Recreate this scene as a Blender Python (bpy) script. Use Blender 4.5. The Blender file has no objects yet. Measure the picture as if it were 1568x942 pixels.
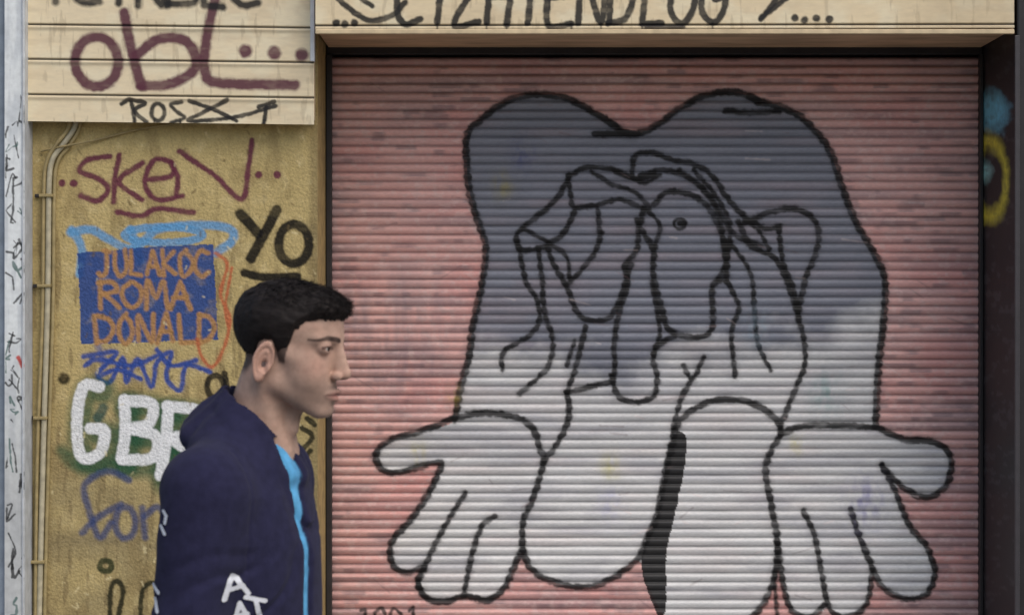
import bpy, math, numpy as np
from mathutils import Vector, Matrix
from mathutils.bvhtree import BVHTree
S=0.0026; D=8.0; CZ=1.7
WM=1.3
scene=bpy.context.scene
# ------------------------------------------------------------ utils
def lin(c):
    c=np.array(c,dtype=float)/255
    return np.where(c<=.04045,c/12.92,((c+.055)/1.055)**2.4)
def A(r,g,b,k=1.3): return np.clip(lin((r,g,b))*k,0.006,.85)
def P(px,py,y=0.0):
    k=(D+y)/D
    return ((px-784)*S*k, y, CZ+(471-py)*S*k)
_t2={}
def vnoise(x,y,seed=0):
    if seed not in _t2: _t2[seed]=np.random.default_rng(seed).random((256,256)).astype(np.float32)
    r=_t2[seed]
    xf=np.floor(x); yf=np.floor(y); xi=xf.astype(np.int64)&255; yi=yf.astype(np.int64)&255
    fx=x-xf; fy=y-yf; fx=fx*fx*(3-2*fx); fy=fy*fy*(3-2*fy)
    x1=(xi+1)&255; y1=(yi+1)&255
    return (r[yi,xi]*(1-fx)+r[yi,x1]*fx)*(1-fy)+(r[y1,xi]*(1-fx)+r[y1,x1]*fx)*fy
def fbm(x,y,seed=0,o=4):
    s=0;a=.5;t=0
    for i in range(o):
        s=s+a*vnoise(x*2**i+17.3*i,y*2**i+5.1*i,seed+i); t+=a; a*=.5
    return s/t
_t3={}
def n3(x,y,z,seed=0):
    if seed not in _t3: _t3[seed]=np.random.default_rng(seed+99).random((64,64,64)).astype(np.float32)
    r=_t3[seed]
    xf=np.floor(x);yf=np.floor(y);zf=np.floor(z)
    xi=xf.astype(np.int32)&63;yi=yf.astype(np.int32)&63;zi=zf.astype(np.int32)&63
    fx=x-xf;fy=y-yf;fz=z-zf
    fx=fx*fx*(3-2*fx);fy=fy*fy*(3-2*fy);fz=fz*fz*(3-2*fz)
    x1=(xi+1)&63;y1=(yi+1)&63;z1=(zi+1)&63
    a=(r[xi,yi,zi]*(1-fx)+r[x1,yi,zi]*fx)*(1-fy)+(r[xi,y1,zi]*(1-fx)+r[x1,y1,zi]*fx)*fy
    b=(r[xi,yi,z1]*(1-fx)+r[x1,yi,z1]*fx)*(1-fy)+(r[xi,y1,z1]*(1-fx)+r[x1,y1,z1]*fx)*fy
    return a*(1-fz)+b*fz
def link(ob,parent=None):
    scene.collection.objects.link(ob)
    if parent is not None: ob.parent=parent
    return ob
def empty(name,loc=(0,0,0)):
    e=bpy.data.objects.new(name,None); e.location=loc; link(e); return e
def mk(name,V,F,mat,parent=None,col=None,smooth=True):
    V=np.asarray(V,dtype=np.float32); F=np.asarray(F,dtype=np.int32)
    me=bpy.data.meshes.new(name); k=F.shape[1]
    me.vertices.add(len(V)); me.vertices.foreach_set('co',V.ravel())
    me.loops.add(F.size); me.loops.foreach_set('vertex_index',F.ravel())
    me.polygons.add(len(F)); me.polygons.foreach_set('loop_start',np.arange(len(F),dtype=np.int32)*k)
    me.polygons.foreach_set('use_smooth',np.full(len(F),smooth))
    if col is not None:
        a=me.color_attributes.new('Col','FLOAT_COLOR','POINT')
        c=np.ones((len(V),4),dtype=np.float32); c[:,:3]=col
        a.data.foreach_set('color',c.ravel())
    me.update(calc_edges=True); me.validate()
    me.materials.append(mat)
    return link(bpy.data.objects.new(name,me),parent)
def box(name,x0,x1,y0,y1,z0,z1,mat,parent=None,bev=0.004):
    me=bpy.data.meshes.new(name)
    v=[(x,y,z) for x in(x0,x1) for y in(y0,y1) for z in(z0,z1)]
    f=[(0,1,3,2),(4,6,7,5),(0,4,5,1),(2,3,7,6),(0,2,6,4),(1,5,7,3)]
    me.from_pydata(v,[],f); me.materials.append(mat)
    ob=link(bpy.data.objects.new(name,me),parent)
    if bev:
        m=ob.modifiers.new('b','BEVEL'); m.width=bev; m.segments=2
    return ob
def mat(name,color=None,rough=.7,attr=False,nscale=30,namt=.15,bump=.2,bscale=200,bdist=.002,metal=0,spec=.5,sss=0,sheen=0,stretch=None,big=.0,bigscale=2):
    m=bpy.data.materials.new(name); m.use_nodes=True; nt=m.node_tree; N=nt.nodes; L=nt.links
    b=N['Principled BSDF']; b.inputs['Roughness'].default_value=rough; b.inputs['Metallic'].default_value=metal
    b.inputs['Specular IOR Level'].default_value=spec
    if sheen: b.inputs['Sheen Weight'].default_value=sheen; b.inputs['Sheen Roughness'].default_value=.6
    tc=N.new('ShaderNodeTexCoord'); mp=N.new('ShaderNodeMapping'); L.new(tc.outputs['Object'],mp.inputs[0])
    if stretch: mp.inputs['Scale'].default_value=stretch
    if attr:
        a=N.new('ShaderNodeAttribute'); a.attribute_name='Col'; src=a.outputs['Color']
    else:
        a=N.new('ShaderNodeRGB'); a.outputs[0].default_value=(*[float(q) for q in color],1); src=a.outputs[0]
    for sc,am,det in ((nscale,namt,6),(bigscale,big,4)):
        if am<=0: continue
        n=N.new('ShaderNodeTexNoise'); n.inputs['Scale'].default_value=sc; n.inputs['Detail'].default_value=det
        L.new(mp.outputs[0],n.inputs['Vector'])
        r=N.new('ShaderNodeMapRange'); r.inputs[1].default_value=.3; r.inputs[2].default_value=.7
        r.inputs[3].default_value=1-am; r.inputs[4].default_value=1+am*.6
        L.new(n.outputs['Fac'],r.inputs[0])
        x=N.new('ShaderNodeVectorMath'); x.operation='SCALE'; L.new(src,x.inputs[0]); L.new(r.outputs[0],x.inputs['Scale'])
        src=x.outputs[0]
    L.new(src,b.inputs['Base Color'])
    if bump:
        n2=N.new('ShaderNodeTexNoise'); n2.inputs['Scale'].default_value=bscale; n2.inputs['Detail'].default_value=4
        L.new(mp.outputs[0],n2.inputs['Vector'])
        bp=N.new('ShaderNodeBump'); bp.inputs['Strength'].default_value=bump; bp.inputs['Distance'].default_value=bdist
        L.new(n2.outputs['Fac'],bp.inputs['Height']); L.new(bp.outputs[0],b.inputs['Normal'])
    if sss:
        b.inputs['Subsurface Weight'].default_value=sss; b.inputs['Subsurface Radius'].default_value=(.012,.005,.003); b.inputs['Subsurface Scale'].default_value=1
    return m
def cat(pts,n=8,closed=False):
    p=np.array(pts,float)
    if len(p)<3: return p
    if closed: q=np.vstack([p[-1],p,p[0],p[1]])
    else: q=np.vstack([2*p[0]-p[1],p,2*p[-1]-p[-2]])
    out=[]
    t=np.linspace(0,1,n,endpoint=False)[:,None]
    for i in range(1,len(q)-2):
        a,b,c,d=q[i-1],q[i],q[i+1],q[i+2]
        out.append(.5*((2*b)+(-a+c)*t+(2*a-5*b+4*c-d)*t*t+(-a+3*b-3*c+d)*t**3))
    out.append(q[-2][None]); return np.vstack(out)
# ------------------------------------------------------------ canvas
class Canvas:
    def __init__(s,xs,ys,base):
        s.xs=np.asarray(xs,float); s.ys=np.asarray(ys,float)
        s.X,s.Y=np.meshgrid(s.xs,s.ys); s.C=np.empty(s.X.shape+(3,)); s.C[:]=base
        s.N=fbm(s.X/6,s.Y/6,40,3)-.5; s.rowmod=np.ones(len(s.ys)); s.cov=fbm(s.X/22,s.Y/9,60,3)
    def blend(s,al,color,sl=(slice(None),slice(None))):
        al=al[...,None]; s.C[sl]=s.C[sl]*(1-al)+np.asarray(color)*al
    def alpha(s,pts,w,soft=2.,jit=1.5,spline=True,closed=False,n=7):
        p=cat(pts,n,closed) if spline else np.array(pts,float)
        if len(p)==1: p=np.vstack([p,p+.01])
        m=w/2*1.3+soft+4
        x0,x1=p[:,0].min()-m,p[:,0].max()+m; y0,y1=p[:,1].min()-m,p[:,1].max()+m
        i0,i1=np.searchsorted(s.xs,[x0,x1]); j0,j1=np.searchsorted(s.ys,[y0,y1])
        if i1<=i0 or j1<=j0: return None
        d=np.full((j1-j0,i1-i0),1e3)
        for a,b in zip(p[:-1],p[1:]):
            u0,u1=np.searchsorted(s.xs,[min(a[0],b[0])-m,max(a[0],b[0])+m]); v0,v1=np.searchsorted(s.ys,[min(a[1],b[1])-m,max(a[1],b[1])+m])
            if u1<=u0 or v1<=v0: continue
            X=s.xs[None,u0:u1]; Y=s.ys[v0:v1,None]
            ab=b-a; L=(ab**2).sum()+1e-9
            t=np.clip(((X-a[0])*ab[0]+(Y-a[1])*ab[1])/L,0,1)
            dd=np.hypot(X-a[0]-t*ab[0],Y-a[1]-t*ab[1])
            sub=d[v0-j0:v1-j0,u0-i0:u1-i0]; np.minimum(sub,dd,out=sub)
        sl=(slice(j0,j1),slice(i0,i1))
        r=w/2*s.rowmod[j0:j1,None]+s.N[sl]*jit*2
        return sl,np.clip((r-d)/soft+.5,0,1)
    def stroke(s,pts,w,color,soft=2.5,a=.95,jit=1.2,spline=True,closed=False,wear=.12,halo=0):
        if halo:
            r=s.alpha(pts,w*WM+5,9,jit,spline,closed,5)
            if r is not None: s.blend(r[1]*halo*np.clip(s.cov[r[0]]*2-.3,0,1),color,r[0])
        r=s.alpha(pts,w*WM,soft,jit,spline,closed)
        if r is None: return
        sl,al=r
        s.blend(al*a*(1-wear*np.clip((s.cov[sl]-.5)*4,0,1)),color,sl)
    def ell(s,cx,cy,rx,ry,w,color,**k):
        t=np.linspace(0,2*math.pi,13)[:-1]
        s.stroke([(cx+rx*math.cos(q),cy+ry*math.sin(q)) for q in t],w,color,closed=True,**k)
    def inside(s,poly,spline=True):
        p=cat(poly,6,True) if spline else np.array(poly,float)
        ins=np.zeros(s.X.shape,bool)
        X=s.X+s.N*3; Y=s.Y+s.N*3
        for a,b in zip(p,np.roll(p,-1,0)):
            if a[1]==b[1]: continue
            j0,j1=np.searchsorted(s.ys,[min(a[1],b[1])-4,max(a[1],b[1])+4])
            if j1<=j0: continue
            y=Y[j0:j1]; c=((a[1]>y)!=(b[1]>y))&(X[j0:j1]<(b[0]-a[0])*(y-a[1])/(b[1]-a[1])+a[0])
            ins[j0:j1]^=c
        return ins
    def text(s,txt,x0,x1,y0,y1,w,color,slant=0,seed=1,drip=0,**k):
        r=np.random.default_rng(seed); n=len(txt); cw=(x1-x0)/n
        for i,ch in enumerate(txt):
            for st in FONT.get(ch,[]):
                q=[]
                for (u,v) in st:
                    yy=y0+v*(y1-y0)+r.normal(0,1.5); q.append((x0+cw*(i+.08+.78*u)+slant*(1-v)*(y1-y0)+r.normal(0,1.5),yy))
                s.stroke(q,w,color,spline=len(q)>3,**k)
                if drip and r.random()<drip:
                    e=max(q,key=lambda z:z[1]); s.stroke([e,(e[0]+r.normal(0,.5),e[1]+r.uniform(8,22))],max(1.6,w*.28),color,spline=False,jit=.3)
    def mesh(s,name,y,m,parent,prof=None,slope=0):
        k=(D+y)/D
        Yp=s.Y+slope*(s.X-s.xs[0])
        V=np.stack([(s.X-784)*S*k,np.full(s.X.shape,y)+(prof if prof is not None else 0),CZ+(471-Yp)*S*k],-1).reshape(-1,3)
        return mk(name,V,gridF(*s.X.shape),m,parent,s.C.reshape(-1,3))
def gridF(ny,nx):
    i=(np.arange(ny-1)[:,None]*nx+np.arange(nx-1)[None]).ravel()
    return np.stack([i,i+nx,i+nx+1,i+1],-1)
FONT={'A':[[(0,1),(.5,0),(1,1)],[(.2,.62),(.8,.62)]],'B':[[(0,0),(0,1)],[(0,0),(.8,.08),(.8,.42),(.1,.5)],[(.1,.5),(1,.58),(1,.95),(0,1)]],
'C':[[(1,.12),(.5,0),(.05,.3),(.05,.75),(.5,1),(1,.88)]],'D':[[(0,0),(0,1)],[(0,0),(.7,.1),(1,.5),(.7,.9),(0,1)]],'E':[[(.9,0),(.05,0),(.05,1),(.95,1)],[(.05,.5),(.7,.5)]],
'G':[[(1,.12),(.5,0),(.05,.3),(.05,.75),(.5,1),(.95,.85),(.95,.55),(.55,.55)]],'H':[[(.05,0),(.05,1)],[(.95,0),(.95,1)],[(.05,.5),(.95,.5)]],'I':[[(.5,0),(.5,1)]],
'J':[[(.3,0),(1,0)],[(.7,0),(.7,.75),(.45,1),(.05,.85)]],'L':[[(.1,0),(.1,1),(.95,1)]],'M':[[(0,1),(.1,0),(.5,.6),(.9,0),(1,1)]],'N':[[(.05,1),(.05,0),(.95,1),(.95,0)]],
'K':[[(.05,0),(.05,1)],[(.95,0),(.1,.55),(.95,1)]],
'O':[[(.5,0),(.95,.3),(.95,.7),(.5,1),(.05,.7),(.05,.3),(.5,0)]],'R':[[(.05,1),(.05,0)],[(.05,0),(.8,.06),(.9,.35),(.1,.52)],[(.3,.52),(1,1)]],
'S':[[(.95,.1),(.4,0),(.05,.25),(.5,.5),(.95,.75),(.5,1),(0,.9)]],'T':[[(0,0),(1,0)],[(.5,0),(.5,1)]],'U':[[(.05,0),(.05,.7),(.5,1),(.95,.7),(.95,0)]],
'X':[[(0,0),(1,1)],[(1,0),(0,1)]],'Z':[[(0,0),(1,0),(0,1),(1,1)]],'1':[[(.3,.1),(.6,0),(.6,1)]],'8':[[(.5,.5),(.1,.25),(.5,0),(.9,.25),(.5,.5),(.05,.75),(.5,1),(.95,.75),(.5,.5)]],
'V':[[(0,0),(.5,1),(1,0)]],'W':[[(0,0),(.25,1),(.5,.3),(.75,1),(1,0)]],'/':[[(.6,0),(.3,1)]]}
BLK=A(16,16,20,1)
# ------------------------------------------------------------ roller shutter
shutter=empty('roller_shutter')
PER=13.6; R0=88.0; nr=76; per=10
ys=R0+np.arange(nr*per+1)*PER/per
c=Canvas(np.arange(503,1506,1.6),ys,A(216,164,158,1.35))
ph=((c.ys-R0)/PER)%1.0; rib=np.floor((c.ys-R0)/PER+1e-6).astype(int)
rr=np.random.default_rng(3).random(200)
n1=fbm(c.X/90,c.Y/60,1); n2=fbm(c.X/160,rib[:,None]*3.1+0*c.X,5,4); fine=fbm(c.X/9,c.Y/7,9,4)
c.blend(np.clip((n1-.45)*2,0,.6),A(207,147,142))
c.blend(np.clip((n2-.48)*3.4,0,.6)*(.4+.8*rr[rib][:,None]),A(162,140,142))
c.blend(np.clip((fine-.55)*2.5,0,.4),A(226,186,182))
hs=fbm(c.X/45,rib[:,None]*5.7+np.floor(ph*2)[:,None]*2.2+0*c.X,15,3); c.blend(np.clip((hs-.64)*5,0,.5),A(124,106,110))
pm=np.exp(-(((c.X-600)/95)**4+((c.Y-520)/110)**4)); c.blend(pm*np.clip(fbm(c.X/14,c.Y/70,12)-.25,0,1)*1.25,A(146,130,136))
pm=np.exp(-(((c.X-1380)/110)**2+((c.Y-230)/80)**2)); c.blend(pm*np.clip(fbm(c.X/60,c.Y/20,14)-.4,0,1)*.9,A(214,160,152))
body=[(697,642),(706,590),(719,545),(724,500),(737,440),(744,380),(729,330),(717,280),(715,210),(735,185),(775,157),(820,145),(870,153),(915,176),(955,203),(978,205),(1010,190),(1040,167),(1080,147),(1125,142),(1160,155),(1200,166),(1235,188),(1270,232),(1290,290),(1310,340),(1340,392),(1355,432),(1352,490),(1345,560),(1340,652)]
lhand=[(697,640),(650,658),(602,672),(578,690),(580,712),(602,724),(640,715),(674,708),(668,730),(650,765),(625,800),(602,825),(598,850),(606,870),(626,876),(650,868),(640,890),(652,914),(682,920),(712,912),(746,918),(772,900),(790,860),(800,842)]
rhand=[(1340,652),(1382,672),(1425,675),(1450,690),(1456,715),(1446,745),(1420,761),(1392,752),(1372,740),(1390,800),(1420,840),(1431,880),(1416,910),(1385,916),(1350,897),(1335,880),(1330,912),(1318,932),(1290,944),(1268,930),(1240,944),(1214,936),(1200,900),(1190,870)]
lfoot=[(800,842),(815,872),(850,891),(895,898),(935,886),(975,856)]
ins=c.inside(body+rhand+[(1182,900),(1168,925),(1140,946),(1060,950),(1018,942),(990,890)]+lfoot[::-1]+lhand[::-1][:-1])
lightg=A(208,209,214,1.4); darkg=A(122,126,138,1.3)
bx=np.interp(c.X,[700,840,960,1060,1180,1340],[490,515,555,505,500,455])
edge=np.clip((c.Y-bx+(fbm(c.X/45,c.Y/40,21)-.5)*80)/60,0,1)
edge=edge*.80+.20*np.clip((c.Y-600)/200,0,1)*edge
G=darkg*(1-edge[...,None])+lightg*edge[...,None]
G=G*(0.9+.2*fbm(c.X/70,rib[:,None]*1.3+0*c.X,23)[...,None])
al=ins*(.985-.10*np.clip((fbm(c.X/120,rib[:,None]*2.3+0*c.X,31,3)-.5)*4,0,1))
c.C=c.C*(1-al[...,None])+G*al[...,None]
sm=ins*np.clip(fbm(c.X/90,c.Y/22,33)-.52,0,1)*2.0*edge; c.blend(np.clip(sm,0,.4),A(158,158,168))
c.rowmod=.80+.38*np.sin(np.pi*ph)
blkfill=[(1030,668),(1050,668),(1047,720),(1032,790),(1020,850),(1020,915),(1012,948),(996,915),(982,868),(990,820),(1004,790),(1014,740)]
c.blend(c.inside(blkfill)*.96,BLK)
K=dict(soft=2.8,jit=1.9,wear=.22,halo=.22)
LINES=[(body,8),(lhand,7.5),([(697,640),(735,632),(785,637),(815,655),(827,688),(832,706),(817,760),(801,800),(800,842)],7.5),(lfoot+[(990,825),(1005,790),(1015,740),(1028,680)],7.5),
([(1028,690),(1035,655),(1050,635),(1078,618),(1115,611),(1160,621),(1188,643),(1195,664),(1180,690),(1172,722),(1180,770),(1190,830),(1186,880),(1170,922),(1150,946)],7.5),
([(1195,664),(1230,652),(1285,651),(1340,655),(1382,672),(1425,675),(1450,690),(1456,715),(1446,745),(1420,761),(1392,752),(1366,732),(1350,712)],7.5),
([(1350,712),(1370,750),(1390,800),(1420,840),(1431,880),(1416,910),(1385,916),(1350,897),(1333,862),(1315,820),(1302,780)],7),
([(1335,872),(1330,912),(1318,934),(1290,944),(1270,930),(1258,880),(1247,820),(1230,782)],6.5),([(1190,830),(1200,900),(1214,936),(1240,945),(1262,925)],7),
([(1190,840),(1186,890),(1190,950)],5),
([(650,868),(668,830),(690,790),(712,755)],6.5),([(710,912),(718,870),(728,830),(740,802),(758,790)],6.5),([(650,868),(640,890),(652,914)],6),
([(912,207),(945,206),(975,206)],8),([(1110,170),(1150,173),(1192,170)],7),([(935,185),(955,203)],5),
([(868,600),(871,640),(852,680),(833,705)],7),([(897,500),(882,560),(868,600)],6.5),
([(968,270),(972,240),(998,235),(1030,246),(1062,252),(1092,272),(1112,302),(1140,332),(1172,350),(1195,346)],6.5),
([(980,268),(1020,262),(1060,276),(1087,300),(1110,340),(1128,362),(1165,376)],6),([(1040,262),(1075,290),(1100,330),(1108,380),(1112,430)],6),
([(1062,262),(1095,300),(1118,345),(1112,385)],5.5),
([(870,270),(900,257),(940,261),(975,275),(1003,266)],6.5),([(870,270),(874,300),(880,318),(912,315),(950,306),(988,322)],6),
([(872,268),(856,300),(830,326),(802,348),(790,365),(800,384),(832,378),(862,358),(882,320)],6.5),([(905,263),(940,284),(972,295),(995,320)],5.5),([(940,262),(985,280),(1010,268)],5.5),
([(793,372),(805,430),(822,460),(826,490),(810,514),(776,534),(768,550),(770,565)],6),([(824,380),(830,430),(834,480),(846,520),(840,560),(815,586),(795,603)],6),
([(838,376),(846,402),(866,436),(884,478),(905,491),(936,484),(955,440),(966,404)],6.5),([(915,320),(917,372),(892,412),(868,436)],6),([(800,350),(840,372),(868,395),(872,430)],5),
([(985,320),(981,350),(1000,382),(1000,422),(1012,470),(1022,502),(1040,513),(1075,515),(1091,498),(1091,440),(1112,418),(1108,370),(1087,322),(1060,300),(1022,294),(1002,314)],7),
([(976,336),(976,380),(956,408),(962,432),(950,470),(941,520),(941,560),(936,584),(902,592),(868,602)],6.5),
([(936,575),(946,606),(974,616),(1001,606),(1006,580),(1000,550),(1006,530),(1032,515)],6.5),([(998,430),(1006,480),(1010,510),(1000,545)],5.5),
([(1112,430),(1131,470),(1120,510),(1125,576)],6),([(1118,372),(1149,420),(1155,480),(1161,530),(1180,566)],5.5),([(1098,430),(1110,405),(1120,370)],5),
([(1130,340),(1150,378),(1190,400),(1220,480),(1233,550),(1212,608),(1195,652)],6.5),([(1135,345),(1180,325),(1220,321),(1250,343),(1251,380),(1232,430),(1222,482)],7),
([(1192,348),(1198,400),(1214,440),(1222,482)],6),([(1140,338),(1160,352),(1178,382)],5),([(1046,560),(1060,580),(1077,548)],6),([(1060,578),(1042,612),(1030,660)],6.5),([(880,522),(868,560)],5),([(990,322),(1010,345),(1003,380)],5)]
for pts,w in LINES: c.stroke(pts,w,BLK,**K)
c.ell(1041,343,9,8,3.5,BLK); c.stroke([(1041,343),(1046,344)],7,BLK,jit=.4); c.stroke([(922,358)],6,BLK); c.stroke([(1148,148),(1160,156)],9,BLK)
c.text('1881',545,645,930,975,4,BLK,seed=4)
for (x,y,r,col) in [(770,285,14,(150,140,80)),(800,235,16,(70,75,130)),(935,715,14,(190,185,120)),(695,605,10,(180,160,50)),(1325,770,26,(120,115,170)),(1265,600,22,(130,160,160)),(1160,500,20,(130,150,165)),(640,690,10,(190,180,90)),(1220,680,9,(200,190,80)),(935,770,18,(180,180,205))]:
    g=np.exp(-(((c.X-x)/r)**2+((c.Y-y)/(r*1.4))**2))*np.clip(fbm(c.X/7,c.Y/12,int(x))*2-.5,0,1)*.7; c.blend(g,A(*col))
r2=np.random.default_rng(8)
for i in range(110):
    x,y=r2.uniform(510,1500),r2.uniform(110,1100); l=r2.uniform(5,40); th=r2.normal(0,.35)
    c.stroke([(x,y),(x+l*math.cos(th),y+l*math.sin(th))],r2.uniform(.8,1.8),A(120,100,102) if r2.random()<.6 else A(220,195,192),spline=False,a=.4)
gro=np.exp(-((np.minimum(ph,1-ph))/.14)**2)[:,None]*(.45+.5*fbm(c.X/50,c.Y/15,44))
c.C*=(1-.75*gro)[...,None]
c.C*=(1-.12*rr[rib+50])[:,None,None]
c.blend(np.exp(-(c.Y-88)/9)*.7,A(50,42,42)); c.blend(np.clip((c.Y-960)/150,0,.5),A(95,85,85))  # lintel's soft shadow painted into the top slats; lowest slats toned darker
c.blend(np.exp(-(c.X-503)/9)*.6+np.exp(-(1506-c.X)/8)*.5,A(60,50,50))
t_=ph; pk=.34
prof=np.where(t_<pk,np.sin(np.pi/2*t_/pk),np.cos(np.pi/2*(t_-pk)/(1-pk)).clip(0)**.9); prof=-0.0125*prof
wob=(fbm(c.X/130,rib[:,None]*1.7+0*c.X,50,2)-.5)*.004
m_sh=mat('shutter_paint',attr=True,rough=.5,nscale=60,namt=.10,bump=.2,bscale=120,bdist=.0012,spec=.45,stretch=(1,1,4))
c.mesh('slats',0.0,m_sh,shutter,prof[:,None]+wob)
m_dark=mat('dark_metal',A(34,31,32),rough=.55,nscale=20,namt=.3,bump=.2)
XL=(500-784)*S; XR=(1503-784)*S
box('guide_rail_1',XL+.002,XL+.024,-.045,.04,0.02,2.70,m_dark,shutter,.003)
box('guide_rail_2',XR-.016,XR-.002,-.045,.04,0.02,2.70,m_dark,shutter,.003)
box('bottom_bar',XL+.026,XR-.024,-.02,.02,.012,.075,m_dark,shutter)
box('roller_box',XL+.002,XR-.002,-.03,.25,2.702,3.1,m_dark,shutter)
# ------------------------------------------------------------ building
bld=empty('shop_building')
YW=-.376; YP=-.45; YL=-.55
c=Canvas(np.arange(20,486.5,1.25),np.arange(-60,1160,1.25),A(174,156,108,1.22))
n1=fbm(c.X/70,c.Y/90,101); n2=fbm(c.X/14,c.Y/14,105)
c.blend(np.clip((n1-.45)*2,0,.6),A(156,139,94)); c.blend(np.clip((n2-.55)*2,0,.5),A(186,170,126))
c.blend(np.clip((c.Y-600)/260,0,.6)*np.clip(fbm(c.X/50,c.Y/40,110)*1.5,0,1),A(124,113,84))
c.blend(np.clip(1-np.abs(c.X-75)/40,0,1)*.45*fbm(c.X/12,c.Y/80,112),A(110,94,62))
c.blend(np.clip((fbm(c.X/9,c.Y/50,113)-.6)*4,0,.5)*np.clip((c.Y-150)/300,0,1),A(100,86,60))
c.blend(np.clip((fbm(c.X/30,c.Y/55,117)-.58)*4,0,.45),A(120,104,70))
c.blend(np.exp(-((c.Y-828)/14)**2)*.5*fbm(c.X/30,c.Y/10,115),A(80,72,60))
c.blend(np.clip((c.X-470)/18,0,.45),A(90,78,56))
PUR=A(92,44,60); BLU=A(45,68,135); LBL=A(84,138,182); ORG=A(156,118,76); RED=A(166,94,62); GRN=A(38,76,54); WHT=A(218,220,222,1.15); NV=A(48,62,102)
T=dict(soft=3,jit=1.4,halo=.2)
c.blend(np.exp(-(((c.X-240)/120)**2+((c.Y-275)/40)**2))*.3,A(190,172,122))
for st in [[(168,240),(135,245),(122,262),(150,274),(166,290),(150,308),(124,300)],[(183,238),(176,272),(174,310)],[(218,250),(182,278),(217,306)],[(226,276),(262,270),(262,250),(236,246),(222,280),(240,306),(280,300)],[(262,250),(272,272),(270,300)],[(275,232),(300,250),(330,270),(370,306),(380,260),(386,215)],[(180,325),(215,331),(242,320),(296,326)]]:
    c.stroke(st,6.5,PUR,**T)
for q in [(95,281),(113,281),(396,268),(424,268)]: c.stroke([q],9,PUR)
c.ell(250,360,60,12,9,LBL,a=.85)
for st in [[(110,352),(125,380),(122,420)],[(108,356),(140,352),(165,366),(205,382),(240,352),(300,345),(350,350),(356,368),(330,388)],[(200,352),(215,400)]]: c.stroke(st,10,LBL,soft=4,a=.85)
c.stroke([(368,328),(395,358)],12,BLK,spline=False,**T); c.stroke([(424,322),(384,396)],12,BLK,spline=False,**T); c.ell(450,374,23,30,11,BLK,**T); c.stroke([(374,418),(405,425),(455,424)],10,BLK,**T)
rect=c.inside([(119,388),(220,379),(326,374),(330,440),(334,520),(230,524),(124,527),(122,460)],False)
c.blend(rect*(.95-.25*np.clip((fbm(c.X/18,c.Y/14,120)-.55)*4,0,1)),A(40,68,124))
c.stroke([(150,528),(160,560)],8,BLU,a=.6,soft=6)
c.text('JULAKOC',148,322,384,422,5.5,ORG,seed=11,soft=3); c.text('ROMA',148,296,431,472,6,ORG,seed=12,soft=3); c.text('DONALD',146,332,482,524,6,ORG,seed=13,soft=3)
c.stroke([(330,388),(348,405),(338,450),(352,490),(342,535),(325,562),(308,545),(302,520)],4,RED,**T); c.stroke([(355,410),(345,470),(350,500)],3.5,RED)
for st in [[(128,546),(178,540),(150,572),(168,586),(188,548),(194,585),(210,550),(232,592),(240,556),(262,540),(255,578),(276,597),(286,560),(322,570)],[(130,560),(150,550),(200,560),(240,545)],[(240,535),(262,560),(300,552)],[(150,578),(180,566),(215,580)]]: c.stroke(st,5.5,BLU,**T)
G1=[[(152,592),(128,592),(118,640),(124,698),(152,694),(160,660),(138,656)],[(190,612),(192,660),(186,702)],[(190,614),(232,618),(228,648),(198,656)],[(198,656),(238,668),(234,700),(188,704)],[(258,622),(254,675),(246,728)],[(256,622),(304,630),(294,660),(260,672)],[(262,672),(306,700)]]
for st in G1: c.stroke([(x+6,y+8) for x,y in st],30,GRN,soft=16,a=.8)
c.stroke([(95,690),(120,712),(200,712)],14,GRN,soft=10,a=.7); c.stroke([(150,640),(158,625)],12,A(60,80,70),soft=5)
for st in G1: c.stroke(st,13.5,WHT,soft=3,wear=.1)
for st in [[(198,735),(165,722),(130,742),(136,780),(152,822),(170,800)],[(126,815),(150,792),(185,772)],[(218,778),(222,822)],[(222,790),(240,776),(252,790),(252,825)]]: c.stroke(st,8,NV,soft=5,a=.78)
c.ell(192,800,15,24,8,NV,soft=5,a=.78)
c.ell(162,866,9,8,7,A(35,45,25)); c.stroke([(98,580)],14,A(40,35,20),soft=5); c.ell(330,592,13,17,7,BLK); c.stroke([(344,572),(352,610),(366,606)],7,BLK)
for st in [[(168,945),(170,900),(180,890),(188,905),(180,950)],[(215,950),(218,905),(235,892),(245,915)]]: c.stroke(st,6,A(35,35,22),**T)
for st in [[(462,655),(478,668),(462,690)],[(475,690),(455,720)],[(470,640),(482,650)],[(455,760),(478,775)]]: c.stroke(st,6,A(38,36,24))
r2=np.random.default_rng(5)
for i in range(320):
    x,y=r2.uniform(60,480),r2.uniform(190,1100); c.stroke([(x,y),(x+r2.normal(0,3),y+r2.uniform(0,7))],r2.uniform(.8,2.4),A(90,76,50) if r2.random()<.7 else A(205,192,150),spline=False,a=.6)
m_y=mat('yellow_stucco',attr=True,rough=.85,nscale=150,namt=.16,bump=.75,bscale=95,bdist=.006,spec=.2)
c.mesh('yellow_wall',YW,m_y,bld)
kw=(D+YW)/D; xe=(486-784)*S*kw
m_yp=mat('yellow_plaster',A(150,130,84,1.2),rough=.85,nscale=25,namt=.3,bump=.6,bscale=95,bdist=.005)
box('wall_core',-2.6,xe-.0005,YW+.002,.3,0,3.3,m_yp,bld,0)
m_up=mat('upper_plaster',A(150,140,120),rough=.9,nscale=8,namt=.2,bump=.4,bscale=60)
box('upper_storey',-4.5,4.5,YW+.01,.6,3.3,7.0,m_up,bld,.01)
box('shop_back',-2.6,4.5,.32,.6,0,3.29,m_dark,bld,0)
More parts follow.
